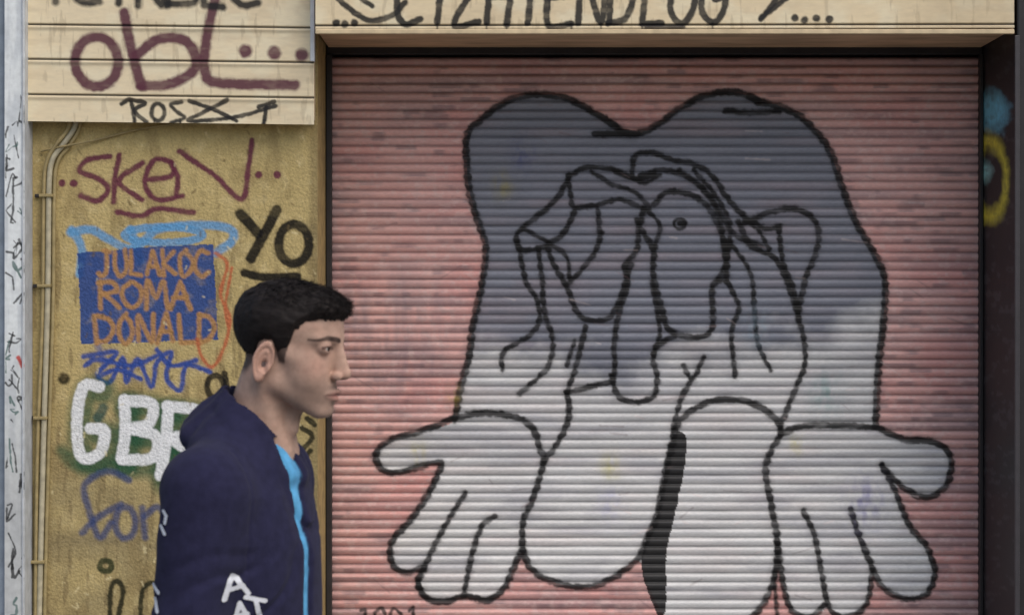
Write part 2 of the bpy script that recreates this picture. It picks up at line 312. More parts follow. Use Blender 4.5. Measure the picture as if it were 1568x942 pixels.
def boards(name,x0,x1,y0,y1,yd,lines,txt,slope,base):
    c=Canvas(np.arange(x0,x1+.1,1.25),np.arange(y0,y1+.1,1.0),base)
    c.blend(np.clip((fbm(c.X/120,c.Y/16,201+int(x0))-.5)*2.2,0,.35),A(180,164,136))
    c.blend(np.clip((fbm(c.X/40,c.Y/30,231)-.5)*2.5,0,.45),A(216,204,178))
    c.blend(np.clip((fbm(c.X/7,c.Y/40,233)-.64)*4,0,.3),A(140,124,98))
    txt(c)
    prof=np.zeros(len(c.ys))
    for l in lines:
        d=c.ys-l; prof+=.010*np.exp(-(d/1.3)**2)-.004*np.exp(-((d-4)/3.5)**2)
        c.blend((np.exp(-(d/1.5)**2)*.92)[:,None]*np.ones(c.X.shape),A(26,26,34))
        c.blend((np.exp(-((d-5)/3.5)**2)*.2)[:,None]*np.ones(c.X.shape),A(130,114,92))
    return c.mesh(name,yd,m_b,bld,prof[:,None],slope)
m_b=mat('siding_board',attr=True,rough=.6,nscale=30,namt=.06,bump=.12,bscale=40,bdist=.0015,spec=.4,stretch=(1,1,3))
def t1(c):
    W=dict(soft=4.5,jit=1.5,halo=.2)
    c.ell(148,94,33,38,12,PUR*.75,**W)
    for st in [[(190,18),(200,70),(216,130)],[(216,130),(262,126),(300,100),(286,62),(244,58),(208,84)],[(330,-10),(316,60),(314,108),(335,124),(452,126)]]: c.stroke(st,12,PUR*.75,**W)
    for q in [(376,75),(420,77),(462,80)]: c.stroke([q],16,PUR*.75,soft=5)
    c.text('ICINBLC',60,400,-44,6,9,BLK,seed=21,soft=5)
    for st in [[(186,158),(200,152),(206,184)],[(200,152),(222,156),(206,168),(225,186)],[(290,152),(330,166),(362,182)],[(348,150),(310,170),(290,183),(360,176),(422,158)],[(396,160),(420,152)],[(408,160),(404,188)]]: c.stroke(st,5,BLK,soft=2)
    c.ell(242,170,10,13,5,BLK); c.stroke([(278,154),(262,158),(272,170),(282,178),(262,186)],5,BLK)
    for x in (206,236,276,404): c.stroke([(x,180),(x,192)],1.8,BLK,spline=False)
boards('siding_panel',36,481,-60,186,YP,[38,91,145],t1,.012,A(206,192,162,1.3))
def t2(c):
    c.stroke([(500,-20),(530,10),(565,32),(600,25),(620,5)],7,BLK); c.stroke([(540,-10),(570,10)],6,BLK)
    c.text('CIZHTENDLUG',600,1115,-42,37,8,BLK,seed=31,drip=.6,slant=.1)
    for st in [[(1190,0),(1165,32)],[(1165,30),(1210,-5)],[(990,44),(1045,43)]]: c.stroke(st,6.5,BLK)
    for q in [(515,36),(528,38),(543,36),(1217,30),(1232,33),(1250,30),(1270,32)]: c.stroke([q],9,BLK)
    c.blend(np.clip((c.X-1350)/250,0,.4),A(160,144,116))
boards('lintel_board',483,1553,-60,46,YL,[40],t2,-.002,A(204,188,156,1.3))
m_bp=mat('beige_trim',A(190,172,140),rough=.6,nscale=20,namt=.2,bump=.2)
m_so=mat('soffit_board',A(172,146,116,1.5),rough=.7,nscale=14,namt=.3,bump=.2,stretch=(.3,1,1))
kl=(D+YL)/D; zl=CZ+(471-47)*S*kl
box('lintel_soffit',(483-784)*S*kl,(1553-784)*S*kl,YL+.012,.0,zl+.004,3.29,m_so,bld,.003)
box('lintel_drip_edge',(483-784)*S*kl,(1553-784)*S*kl,YL-.006,YL+.01,zl-.014,zl+.003,m_bp,bld,.003)
kp=(D+YP)/D
zb_=CZ+(471-191)*S*kp
box('siding_backing',(38-784)*S*kp,(480-784)*S*kp,YP+.014,YW-.004,zb_+.02,3.29,m_bp,bld,.002)
m_w=mat('white_trim',A(188,192,196),rough=.4,nscale=20,namt=.15,bump=.1)
box('corner_trim',(475.5-784)*S*kp,(482-784)*S*kp,YP-.012,YP+.02,CZ+(471-95)*S*kp,3.29,m_w,bld,.002)
m_pier=mat('dark_pier_paint',A(24,23,26),rough=.5,nscale=12,namt=.4,bump=.3,bscale=60)
box('pier',XR+.003,4.5,YL+.0,.3,0,3.29,m_pier,bld,.006)
yy=np.linspace(-.004,YL+.01,70); zz=np.linspace(3.2,.02,420)
Yg,Zg=np.meshgrid(yy,zz); kk=(D+Yg)/D; PXg=784+XR/(S*kk); PYg=471-(Zg-CZ)/(S*kk)
col=np.empty(Yg.shape+(3,)); col[:]=A(25,24,27)
def bl(al,cc):
    global col
    col=col*(1-al[...,None])+np.asarray(cc)*al[...,None]
nn=fbm(PXg/9,PYg/9,300)
bl(np.clip(1.6-np.hypot((PXg-1522)/26,(PYg-172)/36)*1.4+(nn-.5),0,1)*.95,A(80,140,190,2.4))
bl(np.clip(1-np.abs(np.hypot((PXg-1515)/26,(PYg-275)/58)-1)*3+(nn-.5),0,1)*.9,A(180,165,50,2))
bl(np.clip(1.5-np.hypot((PXg-1508)/10,(PYg-265)/14)+(nn-.5),0,1)*.8,A(120,180,200,2.2))
bl(np.clip((nn-.62)*4,0,.3),A(80,80,85))
mk('pier_reveal_graffiti',np.stack([np.full(Yg.shape,XR-.001),Yg,Zg],-1).reshape(-1,3),gridF(*Yg.shape),mat('pier_graffiti',attr=True,rough=.5,nscale=30,namt=.2),bld,col.reshape(-1,3))
box('pier_corner_bead',XR-.006,XR+.012,YL-.006,YL+.006,0,zl-.02,mat('bead',A(52,50,54),rough=.4),bld,.002)
# white post at far left
post=empty('white_post')
c=Canvas(np.arange(7,38.1,.8),np.arange(-60,1160,1.0),A(205,210,215,1.3))
c.blend(np.clip((fbm(c.X/10,c.Y/60,401)-.45)*2.5,0,.6),A(172,178,184)); c.blend(np.clip((c.Y-500)/500,0,.5),A(140,140,138))
r2=np.random.default_rng(77)
for i in range(46):
    y=r2.uniform(150,960); x=r2.uniform(10,34); n=r2.integers(2,5); q=[(x,y)]
    for j in range(n): q.append((np.clip(q[-1][0]+r2.normal(0,7),9,36),q[-1][1]+r2.normal(2,13)))
    c.stroke(q,r2.uniform(1.0,2.8),BLK if r2.random()<.8 else A(60,90,85),soft=1.2,a=.85,spline=r2.random()<.6)
c.stroke([(28,548),(34,560)],5,A(170,60,50))
YB=-.5; m_post=mat('post_paint',attr=True,rough=.45,nscale=40,namt=.12,bump=.15)
c.mesh('post_face',YB,m_post,post)
kb=(D+YB)/D; m_p2=mat('post_side',A(165,170,176),rough=.5,nscale=20,namt=.2)
box('post_core',(7-784)*S*kb,(38-784)*S*kb,YB+.001,YW-.003,0,3.28,m_p2,post,0)
box('post_channel',(-90-784)*S*kb,(6-784)*S*kb,YB+.02,YW-.003,0,3.28,mat('post_channel',A(120,130,142),rough=.5,nscale=20,namt=.2),post,.003)
box('post_edge_bead',(34-784)*S*kb,(36.5-784)*S*kb,YB-.006,YB+.002,0,3.28,m_p2,post,.002)
def tube(name,pts,r,m,parent,n=10):
    p=cat(pts,8); T=np.gradient(p,axis=0); T/=np.linalg.norm(T,axis=1)[:,None]
    ref=np.array([0,1,0.]); V=[]
    a=np.linspace(0,2*np.pi,n,endpoint=False)
    for q,t in zip(p,T):
        u=np.cross(t,ref); u/=np.linalg.norm(u)+1e-9; v=np.cross(t,u)
        V.append(q+r*(np.cos(a)[:,None]*u+np.sin(a)[:,None]*v))
    V=np.vstack(V); F=[]
    for i in range(len(p)-1):
        for j in range(n): F.append((i*n+j,i*n+(j+1)%n,(i+1)*n+(j+1)%n,(i+1)*n+j))
    return mk(name,V,F,m,parent)
cab=empty('electrical_conduit')
m_c1=mat('cable_grey',A(158,152,130),rough=.6,nscale=30,namt=.25,bump=.2); m_c2=mat('cable_tan',A(140,126,88),rough=.7,nscale=30,namt=.25,bump=.2)
def Q(px,py,o): return P(px,py,YW-o)
tube('pipe_1',[Q(118,170,.02),Q(114,195,.02),Q(98,220,.02),Q(80,246,.02),Q(75,290,.018),Q(73,450,.018),Q(66,700,.018),Q(60,960,.018),Q(60,1150,.018)],.0105,m_c1,cab)
tube('pipe_2',[Q(110,170,.03),Q(104,198,.03),Q(86,222,.03),Q(71,250,.025),Q(67,300,.02),Q(65,480,.02),Q(57,700,.02),Q(54,960,.02),Q(54,1150,.02)],.007,m_c2,cab)
tube('pipe_3',[Q(124,170,.012),Q(121,198,.012),Q(106,224,.012),Q(88,250,.012),Q(83,300,.012),Q(81,480,.012),Q(74,700,.012),Q(68,960,.012),Q(68,1150,.012)],.007,m_c2,cab)
tube('thin_cable',[Q(62,232,.01),Q(90,226,.03),Q(150,214,.014),Q(215,198,.012),Q(300,185,.012)],.004,m_c2,cab)
for i,(px,py) in enumerate([(71,300),(68,438),(62,640),(58,860)]):
    x,y,z=P(px,py,YW-.02); box('clamp_%d'%(i+1),x-.026,x+.026,YW-.034,YW-.004,z-.006,z+.006,m_c2,cab,.003)
    box('screw_%d'%(i+1),x-.046,x-.030,YW-.014,YW-.002,z-.007,z+.007,m_dark,cab,.003)
# ------------------------------------------------------------ ground
m_g=mat('asphalt',(.05,.05,.052),rough=.9,nscale=60,namt=.3,bump=.5,bscale=300,bdist=.004,big=.2,bigscale=1)
m_pv=mat('paving',(.24,.23,.22),rough=.85,nscale=20,namt=.25,bump=.4,bscale=150,big=.2,bigscale=1)
box('ground',-200,200,-200,200,-.5,-.154,m_g,None,0)
box('road',-60,60,-14,-5.62,-.4,-.15,m_g,None,0)
box('kerb',-60,60,-5.6,-5.45,-.3,.0,m_pv,None,.01)
pav=empty('pavement'); box('paving_bed',-60,60,-5.44,.6,-.3,-.012,m_g,pav,0)
V=[];F=[];ts=.6
for i in range(-12,12):
    for j in range(9):
        x=i*ts;y=-5.43+j*ts;g=.004;b=len(V)
        for (dx,dy,z) in [(g,g,-.014),(ts-g,g,-.014),(ts-g,ts-g,-.014),(g,ts-g,-.014),(g*2,g*2,-.001),(ts-2*g,2*g,-.001),(ts-2*g,ts-2*g,-.001),(2*g,ts-2*g,-.001)]: V.append((x+dx,y+dy,z))
        F+=[(b+4,b+5,b+6,b+7),(b,b+1,b+5,b+4),(b+1,b+2,b+6,b+5),(b+2,b+3,b+7,b+6),(b+3,b,b+4,b+7)]
mk('slabs',V,F,m_pv,pav,smooth=False)
# ------------------------------------------------------------ SDF tools
def smin(a,b,k):
    h=np.clip(.5+.5*(b-a)/k,0,1); return b*(1-h)+a*h-k*h*(1-h)
def ssub(a,b,k): return -smin(-a,b,k)
def ell3(p,c,r):
    x=(p[0]-c[0])/r[0];y=(p[1]-c[1])/r[1];z=(p[2]-c[2])/r[2]
    k0=np.sqrt(x*x+y*y+z*z); k1=np.sqrt((x/r[0])**2+(y/r[1])**2+(z/r[2])**2)+1e-9
    return k0*(k0-1)/k1
def cap(p,a,b,r1,r2):
    a=np.array(a,float);b=np.array(b,float);ab=b-a;L=(ab**2).sum()
    t=np.clip(((p[0]-a[0])*ab[0]+(p[1]-a[1])*ab[1]+(p[2]-a[2])*ab[2])/L,0,1)
    return np.sqrt((p[0]-a[0]-t*ab[0])**2+(p[1]-a[1]-t*ab[1])**2+(p[2]-a[2]-t*ab[2])**2)-(r1+(r2-r1)*t)
def nets(f,lo,hi,h):
    ax=[np.arange(l,u+h*.5,h,dtype=np.float32) for l,u in zip(lo,hi)]
    p=np.meshgrid(*ax,indexing='ij',sparse=False); V=np.asarray(f(p),dtype=np.float32)
    V[0]=V[-1]=1;V[:,0]=V[:,-1]=1;V[:,:,0]=V[:,:,-1]=1
    n=V.shape; cnt=np.zeros((n[0]-1,n[1]-1,n[2]-1),np.float32); pos=np.zeros(cnt.shape+(3,),np.float32)
    def sl(o): return tuple(slice(o[i],n[i]-1+o[i]) for i in range(3))
    for a in range(3):
        o2=[(0,0),(0,1),(1,0),(1,1)]; oth=[i for i in range(3) if i!=a]
        for q in o2:
            s0=[0,0,0];s0[oth[0]]=q[0];s0[oth[1]]=q[1];s1=list(s0);s1[a]=1
            v0=V[sl(s0)];v1=V[sl(s1)]; cr=(v0<0)!=(v1<0)
            t=np.where(cr,v0/np.where(cr,v0-v1,1),0)
            cnt+=cr; pos[...,a]+=t
            for k in (0,1):
                if q[k]: pos[...,oth[k]]+=cr
    act=cnt>0; idx=-np.ones(cnt.shape,np.int64); idx[act]=np.arange(act.sum())
    I=np.argwhere(act); Vt=(I+pos[act]/cnt[act][:,None])*h+np.array(lo)
    F=[]
    for a in range(3):
        b,c2=[(1,2),(2,0),(0,1)][a]
        s0=[slice(1,n[i]-1) for i in range(3)]; s0[a]=slice(0,n[a]-1); s1=list(s0); s1[a]=slice(1,n[a])
        v0=V[tuple(s0)]<0; v1=V[tuple(s1)]<0
        for sgn in (0,1):
            m=(v0&~v1) if sgn==0 else (~v0&v1)
            J=np.argwhere(m)
            if len(J)==0: continue
            J[:,b]+=1;J[:,c2]+=1
            def g(db,dc):
                K=J.copy();K[:,b]-=db;K[:,c2]-=dc; return idx[K[:,0],K[:,1],K[:,2]]
            q=[g(1,1),g(0,1),g(0,0),g(1,0)]
            if sgn: q=q[::-1]
            F.append(np.stack(q,-1))
    return Vt,np.vstack(F)
# ------------------------------------------------------------ man
MS=.00114
HX=(443-784)*MS; MY=-4.5; HZ=1.642
man=empty('man',(HX,MY,0))
HY=math.radians(-16); BY=math.radians(-12); PIT=math.radians(7)
def place(V,yaw,z=0):
    cs,sn=math.cos(yaw),math.sin(yaw)
    return np.stack([V[:,0]*cs-V[:,1]*sn,V[:,0]*sn+V[:,1]*cs,V[:,2]+z],-1)
def hplace(V):
    V=np.array(V,float); V[:,2]=np.where(V[:,2]<0,V[:,2]*1.05,V[:,2])
    w=np.clip((V[:,2]+.19)/.07,0,1)*PIT
    x,z=V[:,0].copy(),V[:,2].copy(); pz=-.03
    V[:,0]=x*np.cos(w)+(z-pz)*np.sin(w); V[:,2]=pz-x*np.sin(w)+(z-pz)*np.cos(w)
    return place(V,HY,HZ)
mm=1000.
EZ=-34
def skull(p):
    q=(p[0],np.abs(p[1]),p[2])
    d=ell3(q,(-10,0,24),(91,74,73))
    d=smin(d,ell3(q,(40,0,30),(50,58,48)),20)
    d=smin(d,ell3(q,(36,0,-26),(50,54,60)),22)
    return d,q
def headf(p):
    p=[a*mm for a in p]; d,q=skull(p)
    d=smin(d,cap(q,(50,36,-26),(20,56,-20),13,9),20)
    d=smin(d,ell3(q,(36,26,-56),(41,28,40)),24)
    d=smin(d,ell3(q,(35,0,-68),(47,42,40)),16)
    d=smin(d,cap(q,(-6,46,-48),(2,46,-70),14,12),20)
    d=smin(d,cap(q,(2,46,-70),(68,15,-106),11,13),20)
    d=smin(d,ell3(q,(76,0,-106),(15,20,13)),12)
    d=smin(d,ell3(q,(69,0,-78),(25,29,25)),14)
    d=smin(d,cap(q,(84,10,13),(66,44,12),8.5,8.5),13)
    d=ssub(d,ell3(q,(98,31,-4),(19,17,11)),9)
    d=smin(d,cap(q,(83,0,4),(97,0,-42),9,11),8)
    d=smin(d,cap(q,(87,0,6),(109,0,-37),6.5,6.5),9)
    d=smin(d,ell3(q,(107,0,-43),(10,8.5,8)),6)
    d=smin(d,ell3(q,(96,12.5,-47),(10,6,7)),5)
    d=ssub(d,ell3(q,(102,6.5,-55),(6,3.2,4)),2)
    d=smin(d,ell3(q,(72.5,32,-1),(14.8,16,14)),4)
    d=ssub(d,ell3(q,(91,32.5,-3),(12.5,13.5,4.2)),1.2)
    d=smin(d,cap(q,(98,0,-71.5),(84,23,-78),4.2,2.2),4)
    d=smin(d,cap(q,(95,0,-85),(84,20,-81),5.8,2.6),4)
    d=ssub(d,cap(q,(103.5,0,-78),(88,25,-79.5),2,1.2),2.2)
    d=ssub(d,ell3(q,(98,0,-95),(6,16,5)),6)
    nk=cap(q,(-26,0,-50),(-55,0,-210),52,60)
    nk=smin(nk,cap(q,(-24,54,-58),(0,14,-190),11,11),16)
    nk=smin(nk,cap(q,(22,0,-114),(14,0,-142),13,12),14)
    d=smin(d,nk,14)
    cs,sn=math.cos(math.radians(22)),math.sin(math.radians(22))
    X=q[0]+17;Y=q[1]-73;Z=q[2]-EZ
    n=X*sn+Y*cs; u=X*cs-Y*sn; u,v=u*.975+Z*-.22, Z*.975+u*.22
    wu=17-6*np.clip(-v/33,0,1)
    e=np.sqrt((u/wu)**2+(v/32)**2)+1e-6
    ear=np.maximum((e-1)*20,np.abs(n-2.5)-2.4)
    rim=np.where(u>8,1.2,0)
    ring=np.sqrt(((e-.92)*17)**2+(n-5.5)**2)-(2.9-rim)
    ear=smin(ear,ring,2)
    anti=np.sqrt(((np.sqrt(((u-1)/9)**2+((v+1)/18)**2)-1)*9)**2+(n-5)**2)-2.0
    anti=np.maximum(anti,u-5)
    ear=smin(ear,anti,2)
    ear=ssub(ear,ell3((u,n,v),(3,8,-4),(7,7.5,11)),2)
    ear=smin(ear,ell3((u,n,v),(3,2.5,-27),(7.5,4.2,7.5)),4)
    ear=smin(ear,ell3((u,n,v),(12,3,-7),(4,4,6)),3)
    d=smin(d,ear,4)
    return d/mm
V,F=nets(headf,(-.13,-.115,-.215),(.13,.115,.125),.0018)
x,y,z=(V*1000).T; ay=np.abs(y)
skin=A(178,148,132,1.12); Cc=np.empty((len(V),3)); Cc[:]=skin
def mixc(C,al,cc): al=np.clip(al,0,1)[:,None]; return C*(1-al)+np.asarray(cc)*al
nz=n3(x/14,y/14,z/14,3); nf=n3(x/3,y/3,z/3,4)
Cc=mixc(Cc,(nz-.4)*.6,A(160,124,108))
Cc=mixc(Cc,(nf-.5)*.35,A(148,112,98))
Cc=mixc(Cc,np.exp(-(((x-72)/26)**2+((ay-45)/22)**2+((z+35)/20)**2))*.35,A(176,130,116))
Cc=mixc(Cc,np.exp(-(((x-106)/14)**2+((z+46)/14)**2+(ay/14)**2))*.3,A(176,126,112))
jaw=np.clip((-46-z)/22,0,1)*np.clip((z+140)/15,0,1)*np.clip((x-0)/25,0,1)
Cc=mixc(Cc,jaw*.42*(.7+.6*nz),A(108,94,86))
ml=np.clip(1.3-np.abs(z+66)/5,0,1)*np.clip(1.5-ay/22,0,1)*(x>80); Cc=mixc(Cc,ml*.5,A(86,70,64))
lip=np.clip(1.6-np.hypot((z+79+ay*.03)/9.5,ay/23)*1.35,0,1)*(x>82)
Cc=mixc(Cc,lip*.75,A(148,102,95))
Cc=mixc(Cc,np.clip(1-np.abs(z+78.6)/2,0,1)*(ay<25)*(x>82)*.8,A(66,38,36))
bz=np.interp(ay,[8,20,38,56],[12,14.5,15.5,10]); bw=np.interp(ay,[7,12,38,58],[2.6,4.6,4.6,2.0])
brow=np.clip((bw-np.abs(z-bz))/1.8+.4,0,1)*(ay>7)*(ay<58)*(x>45)*(.7+.4*nz)
Cc=mixc(Cc,brow*.94,A(38,30,28))
lash=np.clip(1.5-np.abs(np.hypot((ay-32.5)/14.5,(z+3)/5.1)-1)*4.5,0,1)*(z>-4)*(ay<47)*(x>66)*(x<92); Cc=mixc(Cc,lash*.8,A(44,32,30))
soc=np.exp(-(((ay-32)/18)**2+((z+2)/11)**2))*(x>60); Cc=mixc(Cc,soc*.35,A(124,94,84))
def zb(x): return np.interp(x,[-110,-85,-60,-44,-33,-22,-4,6,18,24,32,48,70,110],[-52,-62,-60,-42,-6,0,0,-34,-36,-4,22,38,46,49])
soft=np.where(x<-30,14,6)
sc=np.clip((z-zb(x))/soft+.3,0,1)
earm=np.hypot((x+17)/22,(z-EZ)/36)<1
Cc=mixc(Cc,sc*.85*(~(earm&(ay>70))),A(45,36,33))
Cc=mixc(Cc,(earm&(ay>72))*.25,A(180,124,108))
m_skin=mat('skin',attr=True,rough=.62,nscale=90,namt=.12,bump=.2,bscale=420,bdist=.0006,spec=.25)
mk('head',hplace(V),F,m_skin,man,Cc)
m_eye=mat('eye',attr=True,rough=.15,namt=0,bump=0)
t=np.linspace(0,np.pi,25);ph2=np.linspace(0,2*np.pi,33)
for i,s in enumerate((-1,1)):
    T_,Ph=np.meshgrid(t,ph2,indexing='ij'); ex=np.cos(T_);e1=np.sin(T_)*np.cos(Ph);e2=np.sin(T_)*np.sin(Ph)
    V=np.stack([ex,e1,e2],-1).reshape(-1,3)*.0133
    ang=T_.ravel(); Ce=np.empty((len(V),3)); Ce[:]=A(170,160,154); Ce[ang<.50]=A(40,28,22); Ce[ang<.22]=(.006,.006,.006)
    V=place(V,math.radians(-3)); V=V+np.array([.0725,s*.032,-.002])
    mk('eye_%d'%(i+1),hplace(V),gridF(25,33),m_eye,man,Ce)
def hairthick(x,y,z):
    t=np.interp(z,[-70,-20,20,50,75,110],[1.2,2.5,5,8.5,10.5,9.5])
    t=t+np.clip((x-25)/60,0,1)*np.clip((z-50)/18,0,1)*8
    return t*np.clip((z-zb(x))/16+.15,.2,1)
def hairf(p):
    p=[a*mm for a in p]; d,q=skull(p); x,z=q[0],q[2]
    nn=n3(p[0]/22,p[1]/7,p[2]/12,7)*5+n3(p[0]/12,p[1]/3.2,p[2]/7,8)*3.5-4
    h=d-hairthick(x,q[1],z)-nn*np.clip((z+0)/60,.1,1)
    reg=(zb(x)-z)*.8+(n3(p[0]/4,p[1]/4,p[2]/9,9)-.5)*8
    h=-smin(-h,-reg,4)
    h=np.maximum(h,-(d+3))
    eb=np.hypot((x+17)/21,(z-EZ)/35)
    h=np.maximum(h,(1-eb)*12*(q[1]>60)-5*(q[1]<=60))
    return h/mm
V,F=nets(hairf,(-.13,-.105,-.09),(.14,.105,.14),.0022)
m_hair=mat('hair',A(34,29,28,1.0),rough=.65,nscale=120,namt=.4,bump=.5,bscale=260,bdist=.002,spec=.2,stretch=(.35,1,1))
mk('hair_mass',hplace(V),F,m_hair,man)
try:
    r3=np.random.default_rng(2); tri=F[r3.integers(0,len(F),16000)]
    w=r3.dirichlet((1,1,1,1),len(tri)); base=(V[tri]*w[...,None]).sum(1)
    ctr=np.array([-.008,0,.025]); out=base-ctr; out/=np.linalg.norm(out,axis=1)[:,None]
    topw=np.clip((base[:,2]-.045)/.03,0,1)[:,None]
    comb=topw*np.array([1.,-.15,.10])+(1-topw)*np.array([-.35,0,-.9])
    clump=np.stack([n3(base[:,0]/.012,base[:,1]/.006,base[:,2]/.008,s) for s in (41,42,43)],-1)-.5
    L=(.004+.011*topw[:,0]*r3.uniform(.5,1.2,len(base)))
    n=5; pts=np.zeros((len(base),n,3))
    d0=out*.35+comb*.9+clump*.8*topw+r3.normal(0,.12,out.shape); d0/=np.linalg.norm(d0,axis=1)[:,None]
    d1=out*.05+comb+clump*.9*topw+r3.normal(0,.12,out.shape); d1/=np.linalg.norm(d1,axis=1)[:,None]
    for i in range(n):
        tt=i/(n-1); pts[:,i]=base-out*.002+(d0*(tt-tt*tt*.5)+d1*tt*tt*.5)*L[:,None]
    hc=bpy.data.hair_curves.new('hair_strands'); hc.add_curves([n]*len(base))
    W=hplace(pts.reshape(-1,3)).astype(np.float32)
    hc.attributes['position'].data.foreach_set('vector',W.ravel())
    ra=hc.attributes.get('radius') or hc.attributes.new('radius','FLOAT','POINT')
    ra.data.foreach_set('value',np.tile(np.array([.0003,.00028,.00024,.00018,.00008],np.float32),len(base)))
    hc.materials.append(m_hair); link(bpy.data.objects.new('hair_strands',hc),man)
except Exception as e: print('HAIR FAIL',e)
# hoodie: torso, sleeves and lowered hood as one surface
zt=[.80,.95,1.05,1.2,1.3,1.38,1.43,1.48,1.53]
ta=[.128,.132,.128,.132,.132,.118,.098,.074,.055]; tb=[.18,.178,.17,.182,.188,.178,.150,.105,.07]; tc_=[-.06,-.068,-.074,-.080,-.084,-.086,-.086,-.082,-.07]
def strip(y,z):
    hw=.012+.013*np.clip((z-1.34)/.12,0,1); return y+.026+(1.47-z)*.02+(n3(z*14,z*0,z*0,33)-.5)*.008,hw
def bodyf(p):
    x,y,z=p; ayb=np.abs(y); q=(x,ayb,z)
    a=np.interp(z,zt,ta);b=np.interp(z,zt,tb);c=np.interp(z,zt,tc_)
    k=np.sqrt(((x-c)/a)**2+(y/b)**2)
    d=(k-1)*.12; d=np.maximum(d,np.maximum(z-1.53,.86-z))
    arm=smin(cap(q,(-.090,.178,1.385),(-.112,.228,1.12),.071,.059),cap(q,(-.112,.228,1.12),(.05,.15,1.0),.059,.046),.03)
    d=smin(d,cap(q,(-.084,.04,1.452),(-.090,.165,1.404),.052,.064),.04)
    d=smin(d,arm,.035)
    f1=n3(x*7+z*4,y*7,z*8-x*8,11)
    # long drape creases running down from the shoulder and armpit
    s1=x*10+z*5+n3(x*5,y*5,z*5,17)*1.4; f2=np.abs(n3(s1,y*5,z*3-x*3,12)-.5)*2
    s2=z*17-x*9+n3(x*6,y*6,z*6,18)*1.6; f3=np.abs(n3(x*4,y*5,s2,13)-.5)*2
    fold=(f1-.5)*.012-np.clip(.28-f2,0,1)*.030*np.clip((1.44-z)/.10,0,1)-np.clip(.22-f3,0,1)*.026*np.clip((1.36-z)/.12,0,1)
    d=d-fold*np.clip((1.50-z)/.12,.25,1)
    cw=None
    for i in range(10):
        th=math.pi*i/9; cth,sth=math.cos(th),math.sin(th)
        I=(-.063+.051*cth+.008*sth,.066*sth,1.508-.050*cth+.008*sth); O=(-.080+.089*cth,.108*sth,1.448-.040*cth)
        e=cap(q,I,O,.012,.025); cw=e if cw is None else smin(cw,e,.018)
    wv=np.abs(n3(x*11,y*11,z*16+x*16,15)-.5)*2
    cw=cw+np.clip(.35-wv,0,1)*.016+(n3(x*8,y*8,z*8,16)-.5)*.008
    d=smin(d,cw,.012)
    nh=cap(p,(-.072,0,1.40),(-.036,0,1.60),.055,.070); d=ssub(d,nh,.006)
    sy,hw=strip(y,z); fr=(x>c+.03)&(z<1.475)
    d=d+fr*(.007*np.exp(-((np.abs(sy)-hw)/.004)**2)+.004*(np.abs(sy)<hw))
    # sleeve seam
    sd_=np.sqrt((ayb-.150-.10*(x+.09)**2/.01*.3)**2)
    d=d+.0022*np.exp(-(sd_/.0035)**2)*(z<1.46)*(z>1.26)
    return d
V,F=nets(bodyf,(-.27,-.33,.84),(.14,.33,1.62),.0038)
x,y,z=V.T; c_=np.interp(z,zt,tc_)
Cb=np.empty((len(V),3)); Cb[:]=A(38,38,62,1.15)
sy,hw=strip(y,z); sm_=np.clip((hw-np.abs(sy))/.0025+.5,0,1)*(x>c_+.03)*(z<1.475)
Cb=mixc(Cb,sm_,A(88,154,196)); lw=n3(x*40,y*40,z*22,34); Cb=mixc(Cb,sm_*(lw-.4)*.8,A(50,104,150))
m_hood=mat('hoodie_fabric',attr=True,rough=.95,nscale=60,namt=.2,bump=.5,bscale=420,bdist=.0014,sheen=.04,spec=.08)
mk('hoodie',place(V,BY),F,m_hood,man,Cb)
def legf(p):
    x,y,z=p
    d=cap(p,(-.05,-.09,.90),(.10,-.095,.50),.10,.068); d=smin(d,cap(p,(.10,-.095,.50),(.17,-.095,.09),.066,.055),.03)
    e=cap(p,(-.05,.09,.90),(-.07,.095,.50),.10,.068); e=smin(e,cap(p,(-.07,.095,.50),(-.30,.095,.13),.066,.055),.03)
    d=smin(d,e,.03); d=smin(d,ell3(p,(-.05,0,.92),(.125,.17,.1)),.03)
    return d+n3(x*14,y*14,z*22,21)*.012-.006
V,F=nets(legf,(-.42,-.25,.05),(.28,.25,1.0),.009)
mk('trousers',place(V,BY),F,mat('denim',A(40,44,60),rough=.9,nscale=60,namt=.2,bump=.3),man)
def shoef(p):
    d=smin(cap(p,(.14,-.095,.045),(.33,-.10,.036),.046,.036),cap(p,(.17,-.095,.05),(.17,-.095,.12),.048,.044),.02)
    e=smin(cap(p,(-.33,.095,.11),(-.18,.10,.040),.044,.038),cap(p,(-.31,.095,.10),(-.29,.095,.16),.048,.044),.02)
    return np.maximum(np.minimum(d,e),-p[2]+.002)
V,F=nets(shoef,(-.42,-.18,-.01),(.4,.18,.24),.006)
mk('shoes',place(V,BY),F,mat('shoe',A(60,60,62),rough=.6),man)
# bent hands resting in front of the hoodie pocket: palm, four fingers, thumb
def handf(p):
    q=(p[0],np.abs(p[1]),p[2])
    d=cap(q,(.050,.150,1.0),(.088,.118,.985),.030,.026)
    d=smin(d,ell3(q,(.105,.098,.975),(.030,.036,.018)),.015)
    for i,l in enumerate((.040,.046,.043,.034)):
        b=(.118+.004*i,.082+.0*i,.995-.017*i)
        m_=(b[0]+.010,b[1]-l*.55,b[2]-.006); e=(b[0]-.004,b[1]-l*1.0,b[2]-.012)
        f=smin(cap(q,b,m_,.0095,.009),cap(q,m_,e,.009,.0075),.004); d=smin(d,f,.004)
    t1_=smin(cap(q,(.095,.105,.995),(.112,.082,1.018),.012,.0105),cap(q,(.112,.082,1.018),(.118,.060,1.022),.0105,.009),.005)
    return smin(d,t1_,.006)
V,F=nets(handf,(.02,-.2,.90),(.16,.2,1.06),.003)
Ch=np.empty((len(V),3)); Ch[:]=skin
mk('hands',place(V,BY),F,m_skin,man,Ch)
hd=[o for o in man.children if o.name=='hoodie'][0]
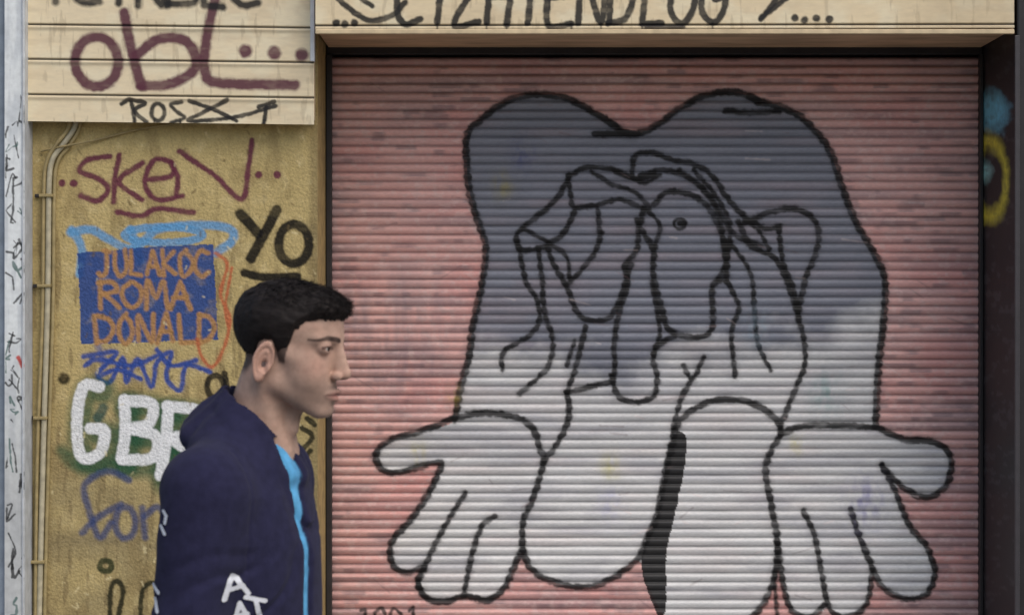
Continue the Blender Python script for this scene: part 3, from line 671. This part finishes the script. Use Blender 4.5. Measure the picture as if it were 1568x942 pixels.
vs=np.empty(len(hd.data.vertices)*3,np.float32); hd.data.vertices.foreach_get('co',vs); vs=vs.reshape(-1,3)
fs=np.empty(len(hd.data.loops),np.int32); hd.data.loops.foreach_get('vertex_index',fs); fs=fs.reshape(-1,4)
bvh=BVHTree.FromPolygons(vs.tolist(),fs.tolist())
m_pr=mat('white_print',A(196,199,206),rough=.7,nscale=60,namt=.15,bump=0)
def decal(name,px0,px1,py0,py1,strokes,w):
    cc=Canvas(np.arange(px0,px1,.8),np.arange(py0,py1,.8),(0,0,0))
    al=np.zeros(cc.X.shape)
    for st in strokes:
        r=cc.alpha(st,w,1.,.2,False)
        if r: al[r[0]]=np.maximum(al[r[0]],r[1])
    Vd=[];ok=[]; q_=1.075
    for X,Y in zip(cc.X.ravel(),cc.Y.ravel()):
        wx=(X-784)*MS/q_-HX; wz=CZ+(471-Y)*MS/q_
        h=bvh.ray_cast(Vector((wx,-1.0,wz)),Vector((0,1,0)))
        if h[0] is None: Vd.append((wx,0,wz)); ok.append(False)
        else: q=h[0]+h[1]*.0022; Vd.append(tuple(q)); ok.append(True)
    ok=np.array(ok); Fd=gridF(*cc.X.shape); good=ok[Fd].all(1)&(al.ravel()[Fd].mean(1)>.5)
    if good.sum(): mk(name,Vd,Fd[good],m_pr,man)
decal('sleeve_print_1',325,410,870,1000,[[(338,922),(348,886),(370,918)],[(344,908),(362,905)],[(346,972),(357,932),(374,966)],[(350,953),(368,950)],[(366,924),(394,932)],[(381,929),(386,962)]],7)
decal('sleeve_print_2',226,270,775,830,[[(247,785),(252,792),(250,803)],[(243,808),(250,820)]],5)
decal('sleeve_print_3',222,256,890,945,[[(230,900),(240,910)],[(234,920),(240,938)]],6)
# ------------------------------------------------------------ light, world, camera
el,az=math.radians(52),math.radians(140)
w=bpy.data.worlds.new('World'); scene.world=w; w.use_nodes=True; nt=w.node_tree
sky=nt.nodes.new('ShaderNodeTexSky'); sky.sky_type='NISHITA'; sky.sun_disc=False; sky.sun_elevation=el; sky.sun_rotation=az; sky.dust_density=4; sky.air_density=1.2
bg=nt.nodes['Background']; nt.links.new(sky.outputs[0],bg.inputs[0]); bg.inputs[1].default_value=.145
sd=bpy.data.lights.new('sun','SUN'); sd.energy=1.05; sd.angle=math.radians(60); sd.color=(1,.97,.93)
so=link(bpy.data.objects.new('sun',sd)); dv=Vector((math.sin(az)*math.cos(el),math.cos(az)*math.cos(el),math.sin(el)))
so.rotation_euler=dv.to_track_quat('Z','Y').to_euler(); so.location=dv*20
cd=bpy.data.cameras.new('camera'); cam=link(bpy.data.objects.new('camera',cd)); cam.location=(0,-D,CZ); cam.rotation_euler=(math.radians(90),0,0)
cd.sensor_width=36; cd.lens=36*D/(1568*S); cd.clip_end=500
cd.dof.use_dof=True; cd.dof.focus_distance=D-.1; cd.dof.aperture_fstop=11
scene.camera=cam
scene.view_settings.view_transform='Standard'; scene.view_settings.look='None'; scene.view_settings.exposure=0
